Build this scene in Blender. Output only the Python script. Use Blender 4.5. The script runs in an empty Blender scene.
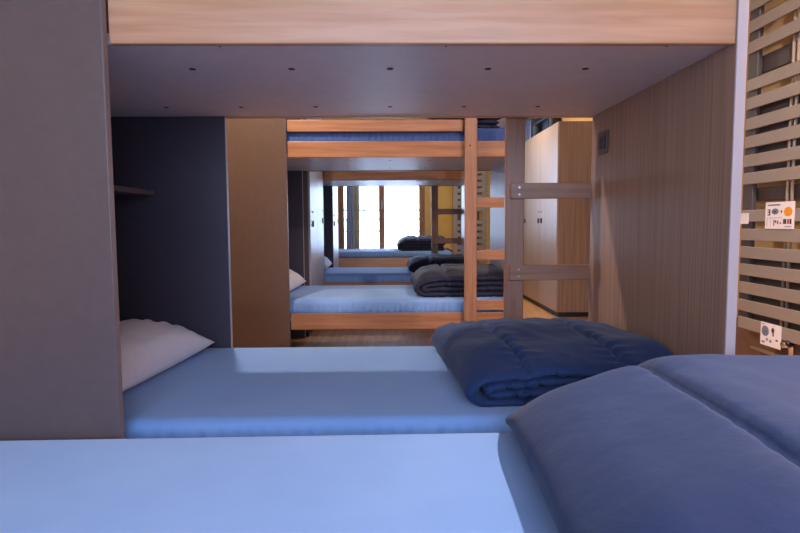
import bpy, bmesh, math, random
from mathutils import Vector, Matrix, noise

scene = bpy.context.scene
COL = scene.collection
random.seed(7)

# ------------------------------------------------------------------ materials
def srgb(r, g, b):
    def f(c):
        c /= 255.0
        return c / 12.92 if c <= 0.04045 else ((c + 0.055) / 1.055) ** 2.4
    return (f(r), f(g), f(b), 1)

def base_mat(name, col, rough=0.5, metal=0.0, spec=0.5, coat=0.0, sheen=0.0):
    m = bpy.data.materials.new(name)
    m.use_nodes = True
    b = m.node_tree.nodes['Principled BSDF']
    b.inputs['Base Color'].default_value = col
    b.inputs['Roughness'].default_value = rough
    b.inputs['Metallic'].default_value = metal
    b.inputs['Specular IOR Level'].default_value = spec
    b.inputs['Coat Weight'].default_value = coat
    b.inputs['Sheen Weight'].default_value = sheen
    return m

def noisy(name, c1, c2, scale=(5, 5, 5), nscale=3.0, detail=4, rough=0.5, spec=0.5, bump=0.0, bscale=None,
          lo=0.35, hi=0.65, coat=0.0, sheen=0.0, distort=0.0, metal=0.0):
    """two-tone procedural material; object coordinates stretched by scale"""
    m = base_mat(name, c1, rough, metal, spec, coat, sheen)
    nt = m.node_tree; N = nt.nodes; L = nt.links
    b = N['Principled BSDF']
    tc = N.new('ShaderNodeTexCoord'); mp = N.new('ShaderNodeMapping')
    mp.inputs['Scale'].default_value = scale
    L.new(tc.outputs['Object'], mp.inputs['Vector'])
    nz = N.new('ShaderNodeTexNoise'); nz.inputs['Scale'].default_value = nscale
    nz.inputs['Detail'].default_value = detail; nz.inputs['Distortion'].default_value = distort
    L.new(mp.outputs[0], nz.inputs['Vector'])
    r = N.new('ShaderNodeValToRGB')
    r.color_ramp.elements[0].position = lo; r.color_ramp.elements[0].color = c1
    r.color_ramp.elements[1].position = hi; r.color_ramp.elements[1].color = c2
    L.new(nz.outputs['Fac'], r.inputs[0]); L.new(r.outputs[0], b.inputs['Base Color'])
    if bump:
        n2 = nz
        if bscale:
            n2 = N.new('ShaderNodeTexNoise'); n2.inputs['Scale'].default_value = bscale
            n2.inputs['Detail'].default_value = 5
            L.new(tc.outputs['Object'], n2.inputs['Vector'])
        bp = N.new('ShaderNodeBump'); bp.inputs['Strength'].default_value = bump
        bp.inputs['Distance'].default_value = 0.01
        L.new(n2.outputs['Fac'], bp.inputs['Height']); L.new(bp.outputs[0], b.inputs['Normal'])
    return m

M = {}
M['beech_x'] = noisy('beech wood lengthwise', srgb(192, 150, 122), srgb(176, 131, 100), (1.2, 14, 22), 2.2, 6, rough=0.33, spec=0.5, distort=0.5)
M['beech_lamp_x'] = noisy('lamp tinted beech lengthwise', srgb(158, 114, 80), srgb(138, 94, 62), (1.2, 14, 22), 2.2, 6, rough=0.4, distort=0.5)  # beech again, with warm lamp tint and dimmer tone put into the colour
M['beech_lamp_z'] = noisy('lamp tinted beech upright', srgb(152, 112, 84), srgb(134, 94, 68), (22, 14, 1.2), 2.2, 6, rough=0.4, distort=0.5)
M['beech_z'] = noisy('beech wood upright', srgb(190, 148, 120), srgb(166, 120, 92), (22, 14, 1.2), 2.2, 6, rough=0.38, distort=0.5)
M['walnut_z'] = noisy('stained beech upright', srgb(154, 106, 80), srgb(134, 88, 64), (22, 14, 1.2), 2.2, 6, rough=0.4, distort=0.5)
M['walnut_x'] = noisy('stained beech lengthwise', srgb(154, 106, 80), srgb(134, 88, 64), (1.2, 14, 22), 2.2, 6, rough=0.4, distort=0.5)
M['grain'] = noisy('fine striped wood laminate', srgb(162, 132, 114), srgb(140, 112, 97), (110, 110, 0.9), 1.4, 4, rough=0.42, distort=0.25, lo=0.38, hi=0.62)
M['grain_light'] = noisy('light striped locker laminate', srgb(160, 130, 104), srgb(138, 110, 86), (50, 50, 0.9), 1.6, 5, rough=0.4, distort=0.25)
M['door_pale'] = noisy('satin locker door laminate', srgb(186, 164, 148), srgb(170, 148, 132), (40, 40, 0.9), 1.4, 4, rough=0.42, coat=0.6)
M['door_pale'].node_tree.nodes['Principled BSDF'].inputs['Coat Roughness'].default_value = .3
M['door_grey'] = noisy('satin grey locker door laminate', srgb(158, 152, 162), srgb(150, 144, 154), (40, 40, 0.9), 1.4, 4, rough=0.42, coat=.3)
M['door_grey'].node_tree.nodes['Principled BSDF'].inputs['Coat Roughness'].default_value = .35
M['panel'] = noisy('grey brown laminate', srgb(92, 78, 80), srgb(88, 74, 76), (4, 4, 4), 9, 6, rough=0.42, bump=0.02, bscale=700)
M['panel_warm'] = noisy('lamp warmed laminate', srgb(84, 64, 52), srgb(80, 60, 48), (4, 4, 4), 9, 6, rough=0.45, bump=0.05, bscale=420)  # same laminate as the other panels, warm lamplight mixed into its colour
M['panel_shaded'] = noisy('shaded grey brown laminate', srgb(64, 55, 67), srgb(60, 51, 63), (4, 4, 4), 9, 6, rough=0.5)  # same laminate again, niche shade painted in as a darker violet tone
M['under'] = noisy('pale grey board', srgb(208, 202, 204), srgb(202, 196, 198), (3, 3, 3), 6, 5, rough=0.45, coat=0.0, bump=0.02, bscale=300)
M['edge'] = base_mat('pale edge band', srgb(182, 172, 178), 0.4)
M['hole'] = base_mat('dark screw recess', srgb(20, 16, 18), 0.6)
M['steel'] = base_mat('brushed screw steel', srgb(170, 165, 165), 0.3, 0.9)
M['plastic'] = base_mat('brown switch plastic', srgb(64, 50, 50), 0.35)
M['black'] = base_mat('black lock plastic', srgb(22, 22, 26), 0.4)
M['wall'] = noisy('ochre painted plaster', srgb(226, 184, 98), srgb(219, 176, 90), (2, 2, 2), 4, 6, rough=0.8, bump=0.12, bscale=60)
M['wall_pale'] = noisy('cream painted plaster', srgb(222, 206, 172), srgb(214, 198, 164), (2, 2, 2), 4, 6, rough=0.8, bump=0.12, bscale=60)
M['ceil'] = noisy('white ceiling paint', srgb(232, 228, 222), srgb(226, 222, 216), (2, 2, 2), 4, 6, rough=0.9)
M['floor'] = noisy('warm oak floor', srgb(206, 160, 112), srgb(184, 136, 90), (9, 0.8, 1), 2.5, 6, rough=0.62, distort=0.4)
M['winwood'] = noisy('brown window timber', srgb(168, 116, 74), srgb(146, 96, 58), (14, 14, 1.0), 2.2, 6, rough=0.4)
M['rad'] = base_mat('taupe lacquered steel', srgb(156, 146, 134), 0.36, 0.15)
M['rad_dark'] = base_mat('dark taupe steel and slat shade', srgb(80, 70, 67), 0.45, 0.1)
M['rad_tube'] = base_mat('pale taupe tube', srgb(176, 158, 138), 0.3, 0.3)
M['chrome'] = base_mat('chrome', srgb(200, 200, 205), 0.15, 1.0)
M['paper'] = base_mat('white card', srgb(238, 234, 236), 0.6)
M['ink'] = base_mat('dark ink', srgb(58, 54, 62), 0.6)
M['ink_grey'] = base_mat('grey blue ink', srgb(128, 134, 160), 0.6)
M['ink_orange'] = base_mat('orange ink', srgb(236, 158, 22), 0.6)
M['ink_red'] = base_mat('red ink', srgb(200, 46, 50), 0.6)
M['ink_green'] = base_mat('green ink', srgb(40, 110, 70), 0.6)
M['rail_paint'] = base_mat('grey painted iron', srgb(60, 62, 70), 0.5)

def fabric(name, c1, c2, nscale, bump, sheen=0.3, rough=0.85):
    m = noisy(name, c1, c2, (1, 1, 1), nscale, 5, rough=rough, spec=0.25, sheen=sheen)
    nt = m.node_tree; N = nt.nodes; L = nt.links; b = N['Principled BSDF']
    tc = N.new('ShaderNodeTexCoord')
    a = N.new('ShaderNodeTexNoise'); a.inputs['Scale'].default_value = 9; a.inputs['Detail'].default_value = 6
    w = N.new('ShaderNodeTexNoise'); w.inputs['Scale'].default_value = 420
    L.new(tc.outputs['Object'], a.inputs['Vector']); L.new(tc.outputs['Object'], w.inputs['Vector'])
    ad = N.new('ShaderNodeMath'); ad.operation = 'MULTIPLY_ADD'; ad.inputs[1].default_value = 0.05
    L.new(w.outputs['Fac'], ad.inputs[0]); L.new(a.outputs['Fac'], ad.inputs[2])
    bp = N.new('ShaderNodeBump'); bp.inputs['Strength'].default_value = bump; bp.inputs['Distance'].default_value = 0.012
    L.new(ad.outputs[0], bp.inputs['Height']); L.new(bp.outputs[0], b.inputs['Normal'])
    return m
M['sheet'] = fabric('light blue jersey sheet', srgb(116, 154, 208), srgb(112, 150, 205), 6, 0.12, 0.2)
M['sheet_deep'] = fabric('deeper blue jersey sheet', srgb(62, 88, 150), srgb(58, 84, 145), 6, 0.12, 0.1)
M['navy'] = fabric('navy quilt fabric', srgb(29, 52, 95), srgb(25, 46, 88), 5, 0.5, 0.08, 0.75)
M['navy_shaded'] = fabric('shaded navy quilt fabric', srgb(30, 32, 56), srgb(26, 28, 50), 5, 0.5, 0.08, 0.75)  # the navy cloth with the weaker light on far beds put into colour
M['piping'] = base_mat('dark hem piping', srgb(34, 40, 70), 0.7)
M['pillow'] = fabric('white pillow cotton', srgb(226, 224, 232), srgb(218, 216, 226), 6, 0.5, 0.1)
def translucent(m):
    nt = m.node_tree; b = nt.nodes['Principled BSDF']; o = nt.nodes['Material Output']
    t = nt.nodes.new('ShaderNodeBsdfTranslucent'); mx = nt.nodes.new('ShaderNodeMixShader'); mx.inputs[0].default_value = .35
    t.inputs[0].default_value = b.inputs['Base Color'].default_value
    nt.links.new(b.outputs[0], mx.inputs[1]); nt.links.new(t.outputs[0], mx.inputs[2]); nt.links.new(mx.outputs[0], o.inputs[0])
M['curtain_grey'] = fabric('grey blue curtain cloth', srgb(160, 160, 172), srgb(148, 148, 162), 6, 0.2)
M['curtain_olive'] = fabric('olive lining cloth', srgb(172, 158, 132), srgb(160, 146, 120), 6, 0.2)

def glass_mat():
    m = bpy.data.materials.new('window glass'); m.use_nodes = True
    nt = m.node_tree; nt.nodes.clear()
    o = nt.nodes.new('ShaderNodeOutputMaterial'); mx = nt.nodes.new('ShaderNodeMixShader')
    t = nt.nodes.new('ShaderNodeBsdfTransparent'); g = nt.nodes.new('ShaderNodeBsdfGlossy')
    g.inputs['Roughness'].default_value = 0.02
    f = nt.nodes.new('ShaderNodeFresnel'); f.inputs['IOR'].default_value = 1.45
    nt.links.new(f.outputs[0], mx.inputs[0]); nt.links.new(t.outputs[0], mx.inputs[1])
    nt.links.new(g.outputs[0], mx.inputs[2]); nt.links.new(mx.outputs[0], o.inputs[0])
    return m
M['glass'] = glass_mat()
def lamp_mat():
    m = base_mat('lamp glow', (1, 1, 1, 1), 0.5)
    b = m.node_tree.nodes['Principled BSDF']
    b.inputs['Emission Color'].default_value = (1, 0.75, 0.5, 1); b.inputs['Emission Strength'].default_value = 4
    return m
M['lampglow'] = lamp_mat()

translucent(M['curtain_grey']); translucent(M['curtain_olive'])

# ------------------------------------------------------------------ helpers
def box(bm, x0, x1, y0, y1, z0, z1, bev=0.0, seg=2):
    vs = [bm.verts.new((x, y, z)) for x in (x0, x1) for y in (y0, y1) for z in (z0, z1)]
    idx = [(0, 1, 3, 2), (4, 6, 7, 5), (0, 4, 5, 1), (2, 3, 7, 6), (0, 2, 6, 4), (1, 5, 7, 3)]
    fs = [bm.faces.new([vs[i] for i in f]) for f in idx]
    if bev:
        es = set(e for f in fs for e in f.edges)
        bmesh.ops.bevel(bm, geom=list(es), offset=bev, segments=seg, affect='EDGES', profile=0.5)
    return vs

def cyl(bm, p0, p1, r, n=16, r2=None):
    p0 = Vector(p0); p1 = Vector(p1); d = p1 - p0
    q = d.to_track_quat('Z', 'Y').to_matrix().to_4x4()
    bmesh.ops.create_cone(bm, cap_ends=True, segments=n, radius1=r, radius2=r if r2 is None else r2, depth=d.length,
                          matrix=Matrix.Translation((p0 + p1) / 2) @ q)

def link(name, bm, mat, parent=None, smooth=False):
    """bm is in world coordinates; parts are shifted into the parent's frame"""
    me = bpy.data.meshes.new(name)
    bmesh.ops.recalc_face_normals(bm, faces=bm.faces)
    off = Vector((0, 0, 0))
    if parent:
        p = parent
        while p: off += p.location; p = p.parent
    if off.length: bmesh.ops.translate(bm, verts=bm.verts, vec=-off)
    bm.to_mesh(me); bm.free()
    for m in (mat if isinstance(mat, (list, tuple)) else [mat]): me.materials.append(m)
    if smooth:
        me.polygons.foreach_set('use_smooth', [True] * len(me.polygons))
    o = bpy.data.objects.new(name, me); COL.objects.link(o)
    if parent: o.parent = parent
    return o

def bx(name, mat, parent, *a, bev=0.002):
    bm = bmesh.new(); box(bm, *a, bev=bev)
    return link(name, bm, mat, parent)

def thing(name, label, cat, loc, group=None):
    o = bpy.data.objects.new(name, None); COL.objects.link(o)
    o.location = loc; o.empty_display_size = 0.1
    o['label'] = label; o['category'] = cat
    if group: o['group'] = group
    return o

def tag(o, label, cat, group=None):
    o['label'] = label; o['category'] = cat
    if group: o['group'] = group
    return o

def origin_to(o, loc):
    loc = Vector(loc)
    o.data.transform(Matrix.Translation(-loc)); o.location = loc
    return o

def struct(name, mat, *a):
    bm = bmesh.new()
    for b in ([a] if not isinstance(a[0], (list, tuple)) else a): box(bm, *b)
    o = link(name, bm, mat); o['kind'] = 'structure'
    return o

# ------------------------------------------------------------------ room
XL, XR, YB, YE, ZC = -1.32, 2.10, -1.7, 8.95, 2.62
struct('floor', M['floor'], XL - .2, XR + .2, YB - .2, YE + .2, -.1, 0)
struct('ceiling', M['ceil'], XL - .2, XR + .2, YB - .2, YE + .2, ZC, ZC + .1)
struct('wall_left', M['wall_pale'], XL - .15, XL, YB, YE, 0, ZC)
# right wall with a high window above the lockers
W2 = (6.95, 8.45, 1.35, 2.45)
M['wall_mid'] = noisy('tan yellow plaster', srgb(206, 172, 118), srgb(200, 166, 112), (2, 2, 2), 4, 6, rough=.8, bump=.1, bscale=60)
struct('wall_right', M['wall_mid'], (XR, XR + .15, YB, W2[0], 0, ZC), (XR, XR + .15, W2[1], YE, 0, ZC),
       (XR, XR + .15, W2[0], W2[1], 0, W2[2]), (XR, XR + .15, W2[0], W2[1], W2[3], ZC))
# end wall with the balcony window
W1 = (-.815, .55, .10, 2.30)
struct('wall_end', M['wall'], (XL - .15, W1[0], YE, YE + .2, 0, ZC), (W1[1], XR + .15, YE, YE + .2, 0, ZC),
       (W1[0], W1[1], YE, YE + .2, 0, W1[2]), (W1[0], W1[1], YE, YE + .2, W1[3], ZC))
# wall behind the camera with a wide window
W3 = (-.95, 1.3, .9, 2.35)
struct('wall_back', M['wall_pale'], (XL - .15, W3[0], YB - .2, YB, 0, ZC), (W3[1], XR + .15, YB - .2, YB, 0, ZC),
       (W3[0], W3[1], YB - .2, YB, 0, W3[2]), (W3[0], W3[1], YB - .2, YB, W3[3], ZC))
struct('baseboard_end', M['winwood'], W1[1] + .02, XR, YE - .015, YE, 0, .08)
M['low_board'] = noisy('brown lower wall board', srgb(122, 94, 78), srgb(112, 84, 68), (3, 3, 8), 3, 5, rough=.5)
struct('trim_2', M['low_board'], XR - .016, XR, YB, 5.7, 0, .40)  # brown strip along the lower right wall

def frame(bm, x0, x1, z0, z1, y0, y1, w):
    box(bm, x0, x0 + w, y0, y1, z0, z1, .003); box(bm, x1 - w, x1, y0, y1, z0, z1, .003)
    box(bm, x0 + w, x1 - w, y0, y1, z0, z0 + w, .003); box(bm, x0 + w, x1 - w, y0, y1, z1 - w, z1, .003)

# balcony window: outer frame, two casements, panes, handle, hinges
bm = bmesh.new(); frame(bm, W1[0], W1[1], W1[2], W1[3], YE - .01, YE + .07, .05)
w = link('window_1', bm, M['winwood']); w['kind'] = 'structure'
for (a, b) in ((W1[0] + .05, -.13), (-.13, W1[1] - .05)):
    bm = bmesh.new(); frame(bm, a, b, W1[2] + .05, W1[3] - .05, YE - .03, YE + .03, .045)
    c = link('casement', bm, M['winwood'], w)
    bm = bmesh.new(); box(bm, a + .045, b - .045, YE - .004, YE + .004, W1[2] + .095, W1[3] - .095)
    link('pane', bm, M['glass'], c)
bm = bmesh.new(); box(bm, -.142, -.118, YE - .045, YE - .03, 1.19, 1.33, .004); box(bm, -.136, -.124, YE - .075, YE - .045, 1.30, 1.315, .003)
box(bm, -.136, -.124, YE - .085, YE - .07, 1.20, 1.315, .003)
link('handle', bm, M['steel'], w)
for z in (.6, 1.0, 1.52, 2.0):
    bm = bmesh.new(); cyl(bm, (W1[1] - .045, YE - .04, z), (W1[1] - .045, YE - .04, z + .07), .009)
    link('hinge', bm, M['steel'], w)

# right wall window
bm = bmesh.new()
def frame_y(bm, y0, y1, z0, z1, x0, x1, w):
    box(bm, x0, x1, y0, y0 + w, z0, z1, .003); box(bm, x0, x1, y1 - w, y1, z0, z1, .003)
    box(bm, x0, x1, y0 + w, y1 - w, z0, z0 + w, .003); box(bm, x0, x1, y0 + w, y1 - w, z1 - w, z1, .003)
frame_y(bm, W2[0], W2[1], W2[2], W2[3], XR, XR + .07, .05)
box(bm, XR + .01, XR + .06, 7.55, 7.62, W2[2] + .05, W2[3] - .05)
w2 = link('window_2', bm, M['rad_dark']); w2['kind'] = 'structure'
bm = bmesh.new(); box(bm, XR + .03, XR + .036, W2[0] + .05, W2[1] - .05, W2[2] + .05, W2[3] - .05)
link('pane', bm, M['glass'], w2)
# window behind the camera
bm = bmesh.new(); frame(bm, W3[0], W3[1], W3[2], W3[3], YB - .08, YB, .06)
box(bm, .15, .21, YB - .07, YB - .01, W3[2] + .06, W3[3] - .06)
w3 = link('window_3', bm, M['winwood']); w3['kind'] = 'structure'
bm = bmesh.new(); box(bm, W3[0] + .06, W3[1] - .06, YB - .045, YB - .04, W3[2] + .06, W3[3] - .06)
link('pane', bm, M['glass'], w3)

# ------------------------------------------------------------------ curtain
def curtain(name, x0, x1, y, z0, z1, mat, waves, amp, parent, slant=0.0):
    bm = bmesh.new(); n = 48; k = 18; grid = []
    for j in range(k + 1):
        t = j / k; row = []
        for i in range(n + 1):
            s = i / n
            xx = x0 + (x1 - x0) * s + slant * (t ** 2) * s
            yy = y + amp * math.sin(s * waves * 2 * math.pi + .5 * math.sin(t * 3)) * (1 - .3 * t)
            row.append(bm.verts.new((xx, yy, z0 + (z1 - z0) * t)))
        grid.append(row)
    for j in range(k):
        for i in range(n): bm.faces.new((grid[j][i], grid[j][i + 1], grid[j + 1][i + 1], grid[j + 1][i]))
    o = link(name, bm, mat, parent, True)
    s = o.modifiers.new('thick', 'SOLIDIFY'); s.thickness = .004
    return o
ct = thing('curtain', 'grey-blue curtain with olive edge hanging at the left side of the balcony window', 'curtain', (-.56, YE - .12, .25))
curtain('grey_cloth', -.675, -.565, YE - .12, .25, 2.36, M['curtain_grey'], 3, .022, ct)
curtain('olive_cloth', -.565, -.475, YE - .12, .25, 2.36, M['curtain_olive'], 1, .018, ct, .0)
bm = bmesh.new(); cyl(bm, (-.85, YE - .12, 2.38), (.75, YE - .12, 2.38), .012); link('curtain_rod', bm, M['rad_dark'], ct)

c2 = thing('curtain', 'grey curtain of the high side window behind the tall lockers', 'curtain', (XR - .1, 8.1, 1.3))
o = curtain('grey_cloth', 0, .55, 0, 1.3, 2.5, M['curtain_grey'], 5, .02, None)
o.data.transform(Matrix.Translation((0, 0, -1.3)) @ Matrix.Rotation(math.pi / 2, 4, 'Z')); o.parent = c2
bm = bmesh.new(); cyl(bm, (XR - .1, 6.9, 2.5), (XR - .1, 8.7, 2.5), .012); link('curtain_rod', bm, M['rad_dark'], c2)

# balcony railing outside
rl = thing('balcony_railing', 'grey iron railing on the balcony outside the far window', 'railing', (0, 9.75, 0))
for z, r in ((1.204, .016), (1.05, .010), (.844, .010), (.2, .012)):
    bm = bmesh.new(); cyl(bm, (-1.8, 9.75, z), (1.8, 9.75, z), r, 10); link('rail', bm, M['rail_paint'], rl)
for i in range(25):
    x = -1.8 + .15 * i
    bm = bmesh.new(); cyl(bm, (x, 9.75, 0), (x, 9.75, 1.05 if i % 3 else 1.204), .007, 8); link('baluster', bm, M['rail_paint'], rl)
o = struct('trim_1', M['ceil'], -2.0, 2.0, YE + .2, 10.0, -.12, 0)

# ------------------------------------------------------------------ bunk beds
XH, XE, XF = -1.27, -.679, .854
SLAB, MT = 1.421, .458
PX0, PX1 = .494, .576
def screw_disc(bm, x, y, z, r, ax):
    d = {'z': Vector((0, 0, 1)), 'y': Vector((0, 1, 0))}[ax]
    p = Vector((x, y, z)); cyl(bm, p - d * .0015, p + d * .0015, r, 14)

def bunk(label, yn, yf, side, front_mat, back_mat, post_z, rung_x, xe_back=XE, holes=True, wood='beech_x', rail_top=1.522):
    t = thing('bunk_bed', label, 'bunk bed', ((XH + XF) / 2, (yn + yf) / 2, 0), 'wooden bunk beds one behind another')
    HT = 2.16
    fp = bx('foot_panel', M['grain'], t, XF, XF + .026, yn, yf, 0, 1.86)
    bx('edge_strip', M['edge'], t, XF, XF + .026, yn - .006, yn, 0, 1.86, bev=.002)
    bx('edge_strip', M['edge'], t, XF, XF + .026, yf, yf + .006 if side != 'far' else yf + .002, 0, 1.86, bev=.0005)
    p = bx('head_panel', front_mat, t, XH, XE - .002, yn - .02, yn, 0, HT); bx('edge_band', M['panel'], p, XE - .002, XE, yn - .019, yn - .001, 0, HT, bev=0)
    p = bx('head_panel', back_mat, t, XH, xe_back, yf - .02, yf, 0, HT); bx('edge_band', M['edge'], p, xe_back, xe_back + .0025, yf - .019, yf - .001, 0, HT, bev=0)
    bx('head_board', M['panel_shaded'], t, XH - .02, XH, yn, yf, 0, HT)
    bx('shelf', M['panel'], t, XH, -.978, yn, yf - .02, 1.10, 1.12)
    pl = bx('platform', M['under'], t, XH, XF, yn + .026, yf - .026, SLAB, SLAB + .028, bev=.001)
    if holes:
        for yy, ks in ((yn + .245, range(-2, 3)), (yn + .775, range(-3, 3))):
            for k in ks:
                bm = bmesh.new(); screw_disc(bm, .003 + .2815 * k, yy, SLAB, .0095 if yy < yn + .5 else .0085, 'z'); link('screw', bm, M['hole'], pl)
        for x in (-.42, .143, .70):
            bm = bmesh.new(); screw_disc(bm, x, yn + .036, SLAB, .003, 'z'); link('screw', bm, M['hole'], pl)
    bx('lower_platform', M['under'], t, XH, XF, yn + .03, yf - .03, .315, .343, bev=.001)
    # upper rails
    bx('side_rail', M[wood], t, XE + .003, XF, yn, yn + .024, 1.416, rail_top, bev=.004)
    bx('side_rail', M[wood], t, max(XE, xe_back) + .003, XF, yf - .024, yf, 1.416, rail_top, bev=.004)
    bx('lower_side_rail', M[wood], t, XE + .003, XF, yn, yn + .024, .262, .372, bev=.004)
    bx('lower_side_rail', M[wood], t, max(XE, xe_back) + .003, XF, yf - .024, yf, .262, .372, bev=.004)
    g_end = PX0 - .003
    bx('guard_rail', M[wood], t, XE + .003, g_end if side == 'near' else XF, yn, yn + .022, 1.584, 1.662, bev=.004)
    bx('guard_rail', M[wood], t, XE + .003, g_end if side == 'far' else XF, yf - .022, yf, 1.584, 1.662, bev=.004)
    # ladder
    if side == 'far': py0, py1, ry0, ry1, fy = yf + .022, yf + .05, yf + .002, yf + .022, yf + .001
    else: py0, py1, ry0, ry1, fy = yn - .05, yn - .022, yn - .022, yn - .002, yn - .051
    ld = bx('ladder_post', post_z, t, PX0, PX1, py0, py1, 0, 1.74, bev=.004)
    for z in (.04, .391, .731, 1.080):
        x0 = PX0 + .018 if side == 'far' else PX1 - .03
        r = bx('rung', rung_x, t, x0, XF + .03, ry0, ry1, z, z + .067, bev=.003)
        bm = bmesh.new()
        if side == 'far':
            bm.free()
            for dz in (.018, .048):
                bm = bmesh.new(); screw_disc(bm, PX0 + .055, ry0, z + dz, .0045, 'y'); link('screw', bm, M['steel'], r)
        else: bm.free()
    bm = bmesh.new(); screw_disc(bm, (PX0 + PX1) / 2 - .008, py0 if side == 'near' else py1, 1.485, .006, 'y'); link('screw', bm, M['hole'], ld)
    if side == 'far':
        # block joining post to the bed side
        bx('post_spacer', post_z, t, PX0 + .01, PX1 - .01, yf, yf + .022, 1.46, 1.55, bev=.002)
    else:
        bx('post_spacer', post_z, t, PX0 + .01, PX1 - .01, yn - .022, yn, 1.46, 1.55, bev=.002)
    return t, fp

Y2 = (1.4156, 2.404); Y3 = (3.801, 4.824); Y4 = (5.828, 6.772)
b2, fp2 = bunk('nearest wooden bunk bed, its front rail crossing the top of the picture', Y2[0], Y2[1], 'far', M['panel'], M['panel_shaded'], M['walnut_z'], M['walnut_x'], rail_top=1.555)
b3, fp3 = bunk('middle bunk bed with a warm-tinted head panel, its ladder facing the viewer', Y3[0], Y3[1], 'near', M['panel_warm'], M['panel_shaded'], M['beech_lamp_z'], M['beech_lamp_x'], xe_back=-.735, wood='beech_lamp_x')
b4, fp4 = bunk('farthest bunk bed, dark ladder silhouetted before the bright window wall', Y4[0], Y4[1], 'far', M['panel'], M['panel_shaded'], M['walnut_z'], M['walnut_x'], wood='beech_lamp_x')
# switch on the foot panel
sw = bx('switch', M['plastic'], b2, XF - .008, XF, 2.224, 2.314, 1.25, 1.34, bev=.003)
bx('rocker', M['black'], sw, XF - .012, XF - .008, 2.238, 2.263, 1.27, 1.32, bev=.002)
bx('rocker', M['black'], sw, XF - .012, XF - .008, 2.272, 2.298, 1.27, 1.32, bev=.002)

def single(label, y0, y1, zr0, zr1, foot_z):
    t = thing('single_bed', label, 'bed', ((XH + XF) / 2, (y0 + y1) / 2, 0))
    bx('side_rail', M['beech_x'], t, XH, XF, y0, y0 + .024, zr0, zr1, bev=.004)
    bx('side_rail', M['beech_x'], t, XH, XF, y1 - .024, y1, zr0, zr1, bev=.004)
    bx('platform', M['under'], t, XH, XF, y0 + .024, y1 - .024, zr1 - .035, zr1 - .008, bev=.001)
    bx('foot_panel', M['walnut_z'], t, XF, XF + .025, y0, y1, 0, foot_z, bev=.003)
    bx('head_board', M['panel'], t, XH - .025, XH, y0, y1, 0, foot_z + .1, bev=.003)
    for y in (y0 + .03, y1 - .09):
        bx('leg', M['beech_z'], t, XH, XH + .06, y, y + .06, 0, zr0, bev=.003)
    return t
single('low single bed in the foreground under the brightly lit pale blue mattress', .44, 1.393, .235, .352, .40)
single('low single bed standing below the balcony window', 7.785, 8.70, .345, .503, .60)

# ------------------------------------------------------------------ mattresses
def mattress(label, y0, y1, zb, zt, x0=-1.255, x1=.848, ripple=.0065, mat='sheet', group='mattresses in light blue fitted sheets'):
    """rounded slab under a fitted sheet whose sides are gathered"""
    bm = bmesh.new()
    nx, ny, nz = 220, 26, 7
    r = .03
    cx, cy = (x0 + x1) / 2, (y0 + y1) / 2; hx, hy = (x1 - x0) / 2, (y1 - y0) / 2; hz = (zt - zb) / 2; cz = (zt + zb) / 2
    rr = min(r, hz * .8)
    # ring profile from top centre out and down the sides, built as perimeter rings
    prof = [(-.16, hz + .001), (-.08, hz), (-rr, hz)] + [(-rr + rr * math.sin(a), hz - rr + rr * math.cos(a)) for a in [math.pi / 2 * k / 5 for k in range(1, 6)]]
    prof += [(0.002, hz - rr - (2 * hz - 2 * rr) * k / 5) for k in range(1, 5)] + [(0, -hz + rr), (-rr * .4, -hz + .004), (-rr, -hz)]
    # perimeter param
    pts = []
    def peri(off):
        hx2, hy2 = hx + off, hy + off
        out = []
        for i in range(nx): out.append((-hx2 + 2 * hx2 * i / nx, -hy2, 0, -1))
        for i in range(80): out.append((hx2, -hy2 + 2 * hy2 * i / 80, 1, 0))
        for i in range(nx): out.append((hx2 - 2 * hx2 * i / nx, hy2, 0, 1))
        for i in range(80): out.append((-hx2, hy2 - 2 * hy2 * i / 80, -1, 0))
        return out
    rings = []
    for k, (off, z) in enumerate(prof):
        ring = []
        depth = max(0, (hz - z) / (2 * hz))
        for (px, py, nx_, ny_) in peri(off):
            s = px if ny_ else py
            g = math.sin(s * 150 + 3 * noise.noise((s * 9, y0, 2))) * ripple * min(1, depth * 1.6) * (.5 + .8 * abs(noise.noise((s * 5, y0, 1))))
            wz = .0012 * noise.noise((px * 3, py * 5, y0)) if k < 3 else 0
            ring.append(bm.verts.new((cx + px + nx_ * g, cy + py + ny_ * g, cz + z + wz)))
        rings.append(ring)
    n = len(rings[0])
    for a, b in zip(rings[:-1], rings[1:]):
        for i in range(n):
            bm.faces.new((a[i], a[(i + 1) % n], b[(i + 1) % n], b[i]))
    bm.faces.new(rings[0]); bm.faces.new(list(reversed(rings[-1])))
    o = link('mattress', bm, M[mat], None, True)
    origin_to(o, (cx, cy, zb))
    return tag(o, label, 'mattress', group)
mattress('closest pale blue mattress filling the bottom foreground', .47, 1.388, .352, MT)
bpy.data.objects['mattress'].rotation_euler.z = .012
mattress('light blue mattress on the lower level of the nearest bunk', 1.475, 2.378, .343, .462)
mattress('light blue mattress on the lower level of the middle bunk bed', 3.85, 4.79, .343, MT)
mattress('blue mattress on the lower level of the farthest bunk bed', 5.86, 6.735, .343, MT)
mattress('pale mattress in front of the balcony window', 7.80, 8.675, .495, .593)
mattress('blue mattress on the upper level of the middle bunk bed, behind its guard rail', 3.83, 4.79, 1.449, 1.614, mat='sheet_deep')

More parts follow.
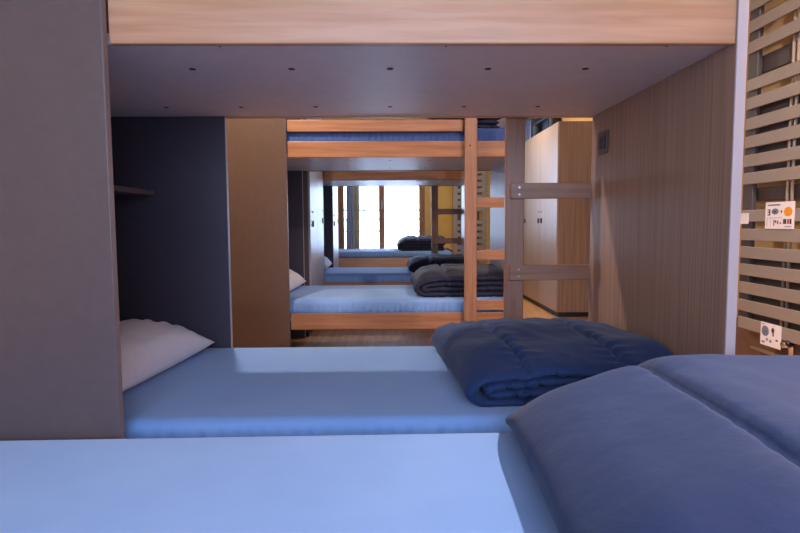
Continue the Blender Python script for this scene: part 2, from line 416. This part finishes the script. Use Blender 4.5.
# ------------------------------------------------------------------ pillows
def pillow(label, cx, cy, zb, lx, ly, h, rz=0.0, seed=0):
    bm = bmesh.new(); n = 44; top = []; bot = []
    for j in range(n + 1):
        tr = []; br = []
        for i in range(n + 1):
            u = i / n * 2 - 1; v = j / n * 2 - 1
            e = max(0, (1 - abs(u) ** 2.6)) ** .48 * max(0, (1 - abs(v) ** 2.6)) ** .48
            pin = 1 - .10 * (1 - u * u) * 0 - .07 * (1 - abs(v) ** 2) * abs(u) ** 4
            pin2 = 1 - .09 * (1 - u * u) * abs(v) ** 4
            x = u * lx / 2 * pin; y = v * ly / 2 * pin2
            wr = .014 * noise.noise((u * 2.5 + seed, v * 2.5, 1)) + .006 * noise.noise((u * 7 + v * 4, v * 3 + seed, 4)) - .012 * abs(noise.noise((u * 5 - v * 2 + seed, v * 4 + u * 3, 8)))
            # creases radiating from the corners
            ang = math.atan2(1 - abs(v), 1 - abs(u)); wr += .0012 * math.sin(ang * 14) * (abs(u) * abs(v)) ** 1.5
            zt = h * .72 * e + wr * min(1, e * 2)
            zb_ = -h * .28 * e
            zb_ = max(zb_, -h * .24)
            tr.append((x, y, zt)); br.append((x, y, zb_))
        top.append(tr); bot.append(br)
    c, s = math.cos(rz), math.sin(rz)
    def P(p): return (cx + p[0] * c - p[1] * s, cy + p[0] * s + p[1] * c, zb + h * .24 + p[2])
    T = [[bm.verts.new(P(p)) for p in r] for r in top]
    B = [[T[j][i] if i in (0, n) or j in (0, n) else bm.verts.new(P(bot[j][i])) for i in range(n + 1)] for j in range(n + 1)]
    for j in range(n):
        for i in range(n):
            bm.faces.new((T[j][i], T[j][i + 1], T[j + 1][i + 1], T[j + 1][i]))
            q = [B[j][i], B[j + 1][i], B[j + 1][i + 1], B[j][i + 1]]
            try: bm.faces.new(q)
            except ValueError: pass
    o = link('pillow', bm, M['pillow'], None, True); origin_to(o, (cx, cy, zb))
    return tag(o, label, 'pillow', 'white pillows at the head ends')
pillow('white pillow on the nearest bunk, beside the grey left panel', -1.0, 1.93, MT, .50, .76, .18, -.10, 1)
pillow('white pillow on the middle bunk bed, half hidden by the warm-tinted panel', -.96, 4.31, MT, .50, .72, .20, -.05, 5)
pillow('white pillow on the farthest bunk bed, beside the grey locker doors', -.93, 6.3, MT, .52, .74, .20, .04, 9)

# ------------------------------------------------------------------ folded duvets
def duvet(label, x0, x1, y0, y1, zb, H, mat, seed=0, seamx=(), fine=1.0, edge_drop=.3, wr=1.0, front_drop=.25, rz=0.0, back_drop=.15, layers=4, exp=2.2, edge_len=.22, seamy=(.37, .69)):
    """a quilt folded twice: one continuous padded strip laid as a nested C, swept across the bed"""
    t = H / layers
    L = x1 - x0
    path = []
    def line(a, b, z, n):
        for k in range(n): path.append((a + (b - a) * k / n, z))
    def arc(cx, cz, r, a0, a1, n):
        for k in range(n):
            a = a0 + (a1 - a0) * k / n; path.append((cx + r * math.cos(a), cz + r * math.sin(a)))
    N = int(46 * fine); A = int(16 * fine)
    R1 = (H - t) / 2; cz = H / 2
    line(x1 - t * .6, x0 + H / 2, t / 2, N)
    arc(x0 + H / 2, cz, R1, -math.pi / 2, -1.5 * math.pi, A)
    if layers == 4:
        R2 = t / 2
        line(x0 + H / 2, x1 - t, H - t / 2, N)
        arc(x1 - t, H - t, R2, math.pi / 2, -math.pi / 2, A // 2)
        line(x1 - t, x0 + .052 + t, H - 1.5 * t, N)
        arc(x0 + .052 + t, cz, R2, math.pi / 2, math.pi * 1.5, A // 2)
        line(x0 + .052 + t, x1 - t * .8, 1.5 * t, N)
        path.append((x1 - t * .8, 1.5 * t))
    else:
        line(x0 + H / 2, x1 - t, H - t / 2, N); path.append((x1 - t, H - t / 2))
    # arclength and normals
    n = len(path); s = [0]
    for a, b in zip(path[:-1], path[1:]): s.append(s[-1] + math.hypot(b[0] - a[0], b[1] - a[1]))
    nv = int(54 * fine)
    bm = bmesh.new(); rows_o = []; rows_i = []
    W = y1 - y0
    for i in range(n):
        a = path[max(0, i - 1)]; b = path[min(n - 1, i + 1)]
        dx, dz = b[0] - a[0], b[1] - a[1]; l = math.hypot(dx, dz) or 1
        nx, nz = dz / l, -dx / l
        ends = min(1, math.sqrt(max(0, min(s[i], s[-1] - s[i])) / .03) + .08)
        ro = []; ri = []
        for j in range(nv + 1):
            # denser samples at the hems
            v = .5 - .5 * math.cos(math.pi * j / nv) if False else j / nv
            v = v + .06 * math.sin(2 * math.pi * v) * -1
            e = min(v, 1 - v) * W
            cap = math.sqrt(max(0, 1 - (1 - min(1, e / .028)) ** 2))
            h = t * .5 * (.10 + .90 * cap) * ends
            # seams
            q = 1.0
            for sx in seamx:
                q -= .85 * math.exp(-((path[i][0] - sx) / .008) ** 2) * (1 if path[i][1] > H - t else .4)
            for sy in seamy:
                q -= 0.32 * math.exp(-(((v - sy) * W) / .011) ** 2)
            h *= max(.12, q)
            puff = 1 + wr * .16 * noise.noise((s[i] * 9 + seed, v * W * 7, seed))
            # small gathers running off the hem
            gath = wr * (.007 * math.exp(-e / .05) * noise.noise((s[i] * 42, seed, v * 3)) + .003 * noise.noise((s[i] * 16, seed, v * 5)))
            yo = (v - .5) * W + .010 * noise.noise((s[i] * 5, seed + 3, v)) * (1 if v < .5 else -1)
            big = wr * .012 * noise.noise((path[i][0] * 5 + seed, v * 3, path[i][1] * 6)) * (path[i][1] / H)
            fold = wr * .004 * abs(noise.noise((path[i][0] * 11 + yo * 6 + seed, yo * 4 - path[i][0] * 3, 7))) * (path[i][1] / H)
            for sign, row in ((1, ro), (-1, ri)):
                hh = h * puff
                X = path[i][0] + sign * nx * (hh + gath * .5); Z = path[i][1] + sign * nz * (hh + gath) 
                Z += big - fold
                for sx in seamx:
                    if path[i][1] > H - t:
                        dsm = abs(X - sx); Z += wr * .009 * math.exp(-dsm / .035) * noise.noise((yo * 38, seed + (1 if X > sx else 5), dsm * 8)) - .006 * math.exp(-(dsm / .02) ** 2)
                # sag toward open edges
                k = Z / H
                dl = max(0, min(1, 1 - (X - x0) / edge_len)); df = max(0, min(1, 1 - (v * W) / .20)); db = max(0, min(1, 1 - ((1 - v) * W) / .20))
                f = 1 - edge_drop * dl ** exp - front_drop * df ** 2 - back_drop * db ** 2
                Z *= max(.25, f)
                Z = max(Z, .0005 * (1 - k))
                row.append((X, yo, Z))
        rows_o.append(ro); rows_i.append(ri)
    cxm, cym = (x0 + x1) / 2, (y0 + y1) / 2
    c, sn = math.cos(rz), math.sin(rz)
    def P(p):
        x = p[0] - cxm; y = p[1]
        return (cxm + x * c - y * sn, cym + x * sn + y * c, zb + p[2])
    O = [[bm.verts.new(P(p)) for p in r] for r in rows_o]
    I = [[bm.verts.new(P(p)) for p in r] for r in rows_i]
    for i in range(n - 1):
        for j in range(nv):
            bm.faces.new((O[i][j], O[i][j + 1], O[i + 1][j + 1], O[i + 1][j]))
            bm.faces.new((I[i][j], I[i + 1][j], I[i + 1][j + 1], I[i][j + 1]))
        bm.faces.new((O[i][0], O[i + 1][0], I[i + 1][0], I[i][0]))
        bm.faces.new((O[i][nv], I[i][nv], I[i + 1][nv], O[i + 1][nv]))
    for k in (0, n - 1):
        for j in range(nv):
            bm.faces.new((O[k][j], I[k][j], I[k][j + 1], O[k][j + 1]))
    o = link('duvet', bm, mat, None, True); origin_to(o, (cxm, cym, zb))
    tag(o, label, 'duvet', 'navy folded duvets')
    # hem piping along the visible front edge
    return o
duvet('large navy folded duvet at the lower right foreground', .259, .99, .50, 1.375, MT, .235, M['navy'], 2, rz=-.06, seamx=(.545,), fine=1.5, edge_drop=.5, wr=.6, back_drop=.38, exp=1.3, edge_len=.36, seamy=())
duvet('navy folded duvet with layered front edge on the nearest bunk bed', .185, .845, 1.56, 2.32, MT, .146, M['navy'], 5, seamx=(.365, .66), fine=1.5, wr=1.5, edge_drop=.16, rz=.06, seamy=())
duvet('dark folded duvet on the lower level of the middle bunk', .165, .845, 3.93, 4.66, MT, .19, M['navy_shaded'], 8, seamx=(.40,), edge_drop=.25, wr=1.5)
duvet('dark folded duvet on the farthest bunk, partly behind its ladder', .19, .845, 5.93, 6.62, MT, .165, M['navy_shaded'], 11, seamx=(.42,), fine=.7, wr=1.5)
duvet('dark folded duvet lying on the bed below the balcony window', .095, .79, 7.84, 8.55, .593, .20, M['navy_shaded'], 14, seamx=(.38,), fine=.7, wr=1.4)
duvet('dark folded duvet on the upper level of the middle bunk', .25, .78, 3.90, 4.6, 1.614, .16, M['navy_shaded'], 17, seamx=(.5,), fine=.7, wr=1.4)

# ------------------------------------------------------------------ lockers
def locker(label, x_face, x_wall, y0, y1, z1, doors, locks, side_mat, door_mat, door_dir):
    """door_dir +1: doors face +x, -1: doors face -x"""
    t = thing('locker', label, 'locker', ((x_face + x_wall) / 2, (y0 + y1) / 2, 0), 'tall wooden lockers')
    d = .018 * door_dir
    xa, xb = sorted((x_face - d, x_wall))
    bm = bmesh.new(); box(bm, xa, xb, y0, y1, .05, z1, .002)
    link('body', bm, side_mat, t)
    bx('plinth', M['black'], t, xa + .015 if door_dir < 0 else xa, xb if door_dir < 0 else xb - .015, y0 + .01, y1 - .01, 0, .05)
    for (a, b), (ly, zs) in zip(doors, locks):
        xa, xb = sorted((x_face - d, x_face))
        dr = bx('door', door_mat, t, xa, xb, a + .0025, b - .0025, .06, z1 - .004, bev=.002)
        xo = sorted((x_face, x_face + door_dir * .012))
        l = bx('lock', M['black'], dr, xo[0], xo[1], ly - .018, ly + .018, zs, zs + .055, bev=.002)
        xo = sorted((x_face, x_face + door_dir * .006))
        bm = bmesh.new(); cyl(bm, (x_face, ly + .005, zs + .13), (x_face + door_dir * .008, ly + .005, zs + .13), .011)
        link('knob', bm, M['steel'], dr)
    return t
locker('pale wooden locker with doors by the passage, right of the ladder', 1.703, 2.082, 5.77, 7.73, 1.996,
       [(5.77, 6.42), (6.42, 7.07), (7.07, 7.73)], [(6.36, .97), (6.48, .97), (7.13, .97)], M['grain_light'], M['door_pale'], -1)
locker('grey-doored locker standing between the middle and the farthest bunk', XE, -1.27, 4.85, 5.80, 2.16,
       [(4.85, 5.33), (5.33, 5.80)], [(5.00, .95), (5.73, .98)], M['panel_warm'], M['door_grey'], 1)
locker('locker beyond the farthest bunk, beside the window curtain', XE, -1.27, 6.80, 7.45, 2.16,
       [(6.80, 7.12), (7.12, 7.45)], [(6.9, .95), (7.4, .98)], M['panel_warm'], M['door_grey'], 1)

# ------------------------------------------------------------------ radiators
def radiator_near():
    t = thing('towel_radiator', 'taupe slatted towel radiator with info cards on the near right wall', 'radiator', (2.0, 2.6, .35), 'slatted towel radiators')
    XS = 2.00; ya, yb = 2.62, 3.195
    zs = [2.40, 2.30, 2.20, 2.083, 1.969, 1.763, 1.663, 1.551, 1.451, 1.347, 1.249, 1.042, .938, .838, .740, .638, .537, .438]
    for z in zs:
        bx('slat', M['rad'], t, XS, XS + .012, ya, yb, z - .065, z, bev=.003)
    zt = 2.42; zb = .37
    for y in (ya + .03, yb - .022):
        bx('upright', M['rad_dark'], t, XS + .0125, XS + .040, y - .043, y + .043, zb + .005, zt - .03, bev=.004)
    for y in (2.875, 2.84):
        bm = bmesh.new(); cyl(bm, (XS + .030, y, zb - .04), (XS + .030, y, zt - .04), .008); link('tube', bm, M['rad_tube'], t, True)
    for z, h in ((2.36, .05), (1.835, .048), (1.59, .045), (1.49, .045), (1.385, .045), (1.28, .045), (1.128, .036), (.748, .04), (.645, .04), (.543, .04), (.442, .04)):
        bx('rear_slat', M['rad_dark'], t, XS + .045, XS + .055, ya, yb - .05, z - h, z + h, bev=.003)  # rear layer coloured darker than the front: shadow in the gaps painted in
    for y in (ya + .1, yb - .1):
        for z in (.6, 2.1):
            bx('wall_bracket', M['rad_dark'], t, XS + .012, XR, y - .012, y + .012, z - .03, z - .008, bev=.002)
    # feed pipe and valve
    bm = bmesh.new(); cyl(bm, (XS + .04, 2.45, .27), (XS + .04, 3.12, .27), .010); link('feed_pipe', bm, M['rad_tube'], t, True)
    bm = bmesh.new(); cyl(bm, (XS + .03, 2.79, .27), (XS + .03, 2.79, .42), .014); cyl(bm, (XS - .02, 2.79, .355), (XS + .03, 2.79, .355), .016)
    v = link('valve', bm, M['chrome'], t, True)
    bm = bmesh.new(); cyl(bm, (XS + .0, 2.80, .36), (XS + .0, 2.765, .365), .015); link('valve_knob', bm, M['black'], v, True)
    # cards on the slats, normal -x. local u runs toward the viewer's right (decreasing y)
    def card(y_left, y_right, z0, z1, items, name='card', tilt=0):
        c = bx(name, M['paper'], t, XS - .004, XS - .002, y_right, y_left, z0, z1, bev=0)
        W = y_left - y_right; Hh = z1 - z0
        for (kind, u0, u1, v0, v1, m) in items:
            bm = bmesh.new()
            if kind == 'r':
                box(bm, XS - .0046, XS - .004, y_left - u1 * W, y_left - u0 * W, z0 + v0 * Hh, z0 + v1 * Hh)
            else:
                cyl(bm, (XS - .0046, y_left - (u0 + u1) / 2 * W, z0 + (v0 + v1) / 2 * Hh), (XS - .004, y_left - (u0 + u1) / 2 * W, z0 + (v0 + v1) / 2 * Hh), .5, 24)
                cy_, cz_ = y_left - (u0 + u1) / 2 * W, z0 + (v0 + v1) / 2 * Hh
                for vv in bm.verts:
                    vv.co.y = cy_ + (vv.co.y - cy_) * (u1 - u0) * W; vv.co.z = cz_ + (vv.co.z - cz_) * (v1 - v0) * Hh
            link('print', bm, M[m], c)
        return c
    def zz(py, Y): return .98 + (223.5 - py) / 565 * Y
    card(2.987, 2.771, .940, 1.078, [
        ('r', .08, .52, .87, .91, 'ink'),
        ('r', .08, .18, .50, .54, 'ink'), ('r', .14, .18, .50, .72, 'ink'), ('r', .08, .18, .60, .64, 'ink'), ('r', .08, .18, .69, .73, 'ink'),
        ('c', .22, .48, .53, .76, 'ink_grey'), ('r', .30, .38, .60, .68, 'ink'),
        ('r', .54, .60, .62, .66, 'ink'), ('r', .56, .58, .58, .70, 'ink'),
        ('c', .66, .94, .46, .80, 'ink_orange'),
        ('r', .07, .60, .40, .415, 'ink_grey'), ('r', .07, .08, .08, .40, 'ink_grey'), ('r', .20, .205, .08, .40, 'ink_grey'),
        ('r', .31, .34, .12, .34, 'ink'), ('r', .36, .40, .22, .32, 'ink'), ('r', .43, .48, .18, .30, 'ink_red'), ('r', .53, .58, .19, .24, 'ink'),
        ('r', .64, .70, .18, .36, 'ink_green'), ('r', .70, .75, .18, .36, 'ink'), ('r', .78, .84, .18, .36, 'ink_red'), ('r', .86, .92, .18, .36, 'ink'),
        ('r', .70, .92, .07, .10, 'ink_grey')])
    card(2.985, 2.825, .320, .442, [
        ('c', .06, .42, .40, .86, 'ink_grey'), ('r', .12, .34, .60, .63, 'ink'), ('r', .14, .34, .50, .53, 'ink'),
        ('c', .54, .68, .62, .84, 'ink'), ('r', .60, .66, .48, .66, 'ink'), ('r', .08, .18, .90, .93, 'ink'),
        ('r', .76, .86, .30, .38, 'ink'), ('r', .30, .38, .22, .34, 'ink_grey'), ('r', .46, .56, .18, .30, 'ink_grey'), ('r', .08, .24, .10, .18, 'ink_grey')])
    card(3.20, 3.13, .965, 1.025, [], 'paper_tag')
    return t
radiator_near()

t = thing('towel_radiator', 'taupe slatted radiator on the yellow wall right of the balcony window', 'radiator', (1.3, YE - .05, .5), 'slatted towel radiators')
def xx(px): return .989 + (px - 453) * .01575
pitch = .0985
zt = 2.3; k = 0; z = zt
while z > .42:
    if k not in (4, 12):
        bx('slat', M['rad'], t, xx(453), xx(487), YE - .06, YE - .05, z - .062, z, bev=.002)
    z -= pitch; k += 1
for px in (455.2, 484):
    bx('upright', M['rad'], t, xx(px) - .035, xx(px) + .035, YE - .065, YE - .055, .40, 2.32, bev=.002)
for px in (459, 477.5):
    bx('rear_post', M['rad_dark'], t, xx(px) - .03, xx(px) + .03, YE - .045, YE - .01, .40, 2.3, bev=.002)
bm = bmesh.new(); cyl(bm, (xx(477), YE - .05, .30), (xx(477), YE - .05, .40), .018); cyl(bm, (xx(477), YE - .05, .33), (xx(477), YE - .13, .33), .022)
link('valve', bm, M['chrome'], t, True)
for z in (.7, 2.0):
    bx('wall_bracket', M['rad_dark'], t, 1.25, 1.28, YE - .05, YE, z, z + .03, bev=.002)

# ------------------------------------------------------------------ lamps
def ceiling_lamp(label, x, y, power, col, r=.05):
    t = thing('ceiling_lamp', label, 'lamp', (x, y, ZC), 'small round ceiling lamps')
    bm = bmesh.new(); cyl(bm, (x, y, ZC - .03), (x, y, ZC), .09, 32); link('housing', bm, M['edge'], t)
    bm = bmesh.new(); cyl(bm, (x, y, ZC - .034), (x, y, ZC - .03), .07, 32); link('diffuser', bm, M['lampglow'], t)
    l = bpy.data.lights.new('lamp_light', 'AREA'); l.shape = 'DISK'; l.energy = power; l.color = col; l.size = r
    lo = bpy.data.objects.new('lamp_light', l); lo.location = (x, y, ZC - .045); COL.objects.link(lo)
ceiling_lamp('round ceiling lamp above the gap behind the nearest bunk', -.86, 2.95, 36, (1.0, .80, .68), .07)
ceiling_lamp('round ceiling lamp above the passage by the tall lockers', 1.15, 6.35, 24, (1.0, .78, .54))
ceiling_lamp('round ceiling lamp above the passage near the foreground beds', 1.40, 1.37, 74, (1.0, .80, .76), .08)

def portal(loc, rot, sx, sy):
    l = bpy.data.lights.new('portal', 'AREA'); l.shape = 'RECTANGLE'; l.size = sx; l.size_y = sy
    l.cycles.is_portal = True
    o = bpy.data.objects.new('portal', l); o.location = loc; o.rotation_euler = rot; COL.objects.link(o)
portal(((W1[0] + W1[1]) / 2, YE + .19, (W1[2] + W1[3]) / 2), (-math.pi / 2, 0, 0), W1[1] - W1[0], W1[3] - W1[2])
portal(((W3[0] + W3[1]) / 2, YB - .19, (W3[2] + W3[3]) / 2), (math.pi / 2, 0, 0), W3[1] - W3[0], W3[3] - W3[2])
portal((XR + .14, (W2[0] + W2[1]) / 2, (W2[2] + W2[3]) / 2), (math.pi / 2, 0, math.pi / 2), W2[1] - W2[0], W2[3] - W2[2])

w = bpy.data.worlds.new('sky'); scene.world = w; w.use_nodes = True
bg = w.node_tree.nodes['Background']; bg.inputs[0].default_value = (.50, .68, 1.0, 1); bg.inputs[1].default_value = 12.5

# ------------------------------------------------------------------ camera
cam = bpy.data.cameras.new('camera'); co = bpy.data.objects.new('camera', cam); COL.objects.link(co)
F = 565.8
cam.sensor_width = 36; cam.lens = F * 36 / 800
cam.clip_start = .02
yaw = .0171; pit = .0766; roll = -.0055
co.matrix_world = Matrix.Translation((0, 0, .98)) @ Matrix.Rotation(-yaw, 4, 'Z') @ Matrix.Rotation(math.pi / 2 - pit, 4, 'X') @ Matrix.Rotation(roll, 4, 'Z')
scene.camera = co
vs = scene.view_settings
vs.view_transform = 'Standard'; vs.look = 'None'; vs.gamma = 1; vs.use_curve_mapping = False; vs.exposure = .15
scene.cycles.max_bounces = 12; scene.cycles.diffuse_bounces = 6; scene.cycles.transparent_max_bounces = 12
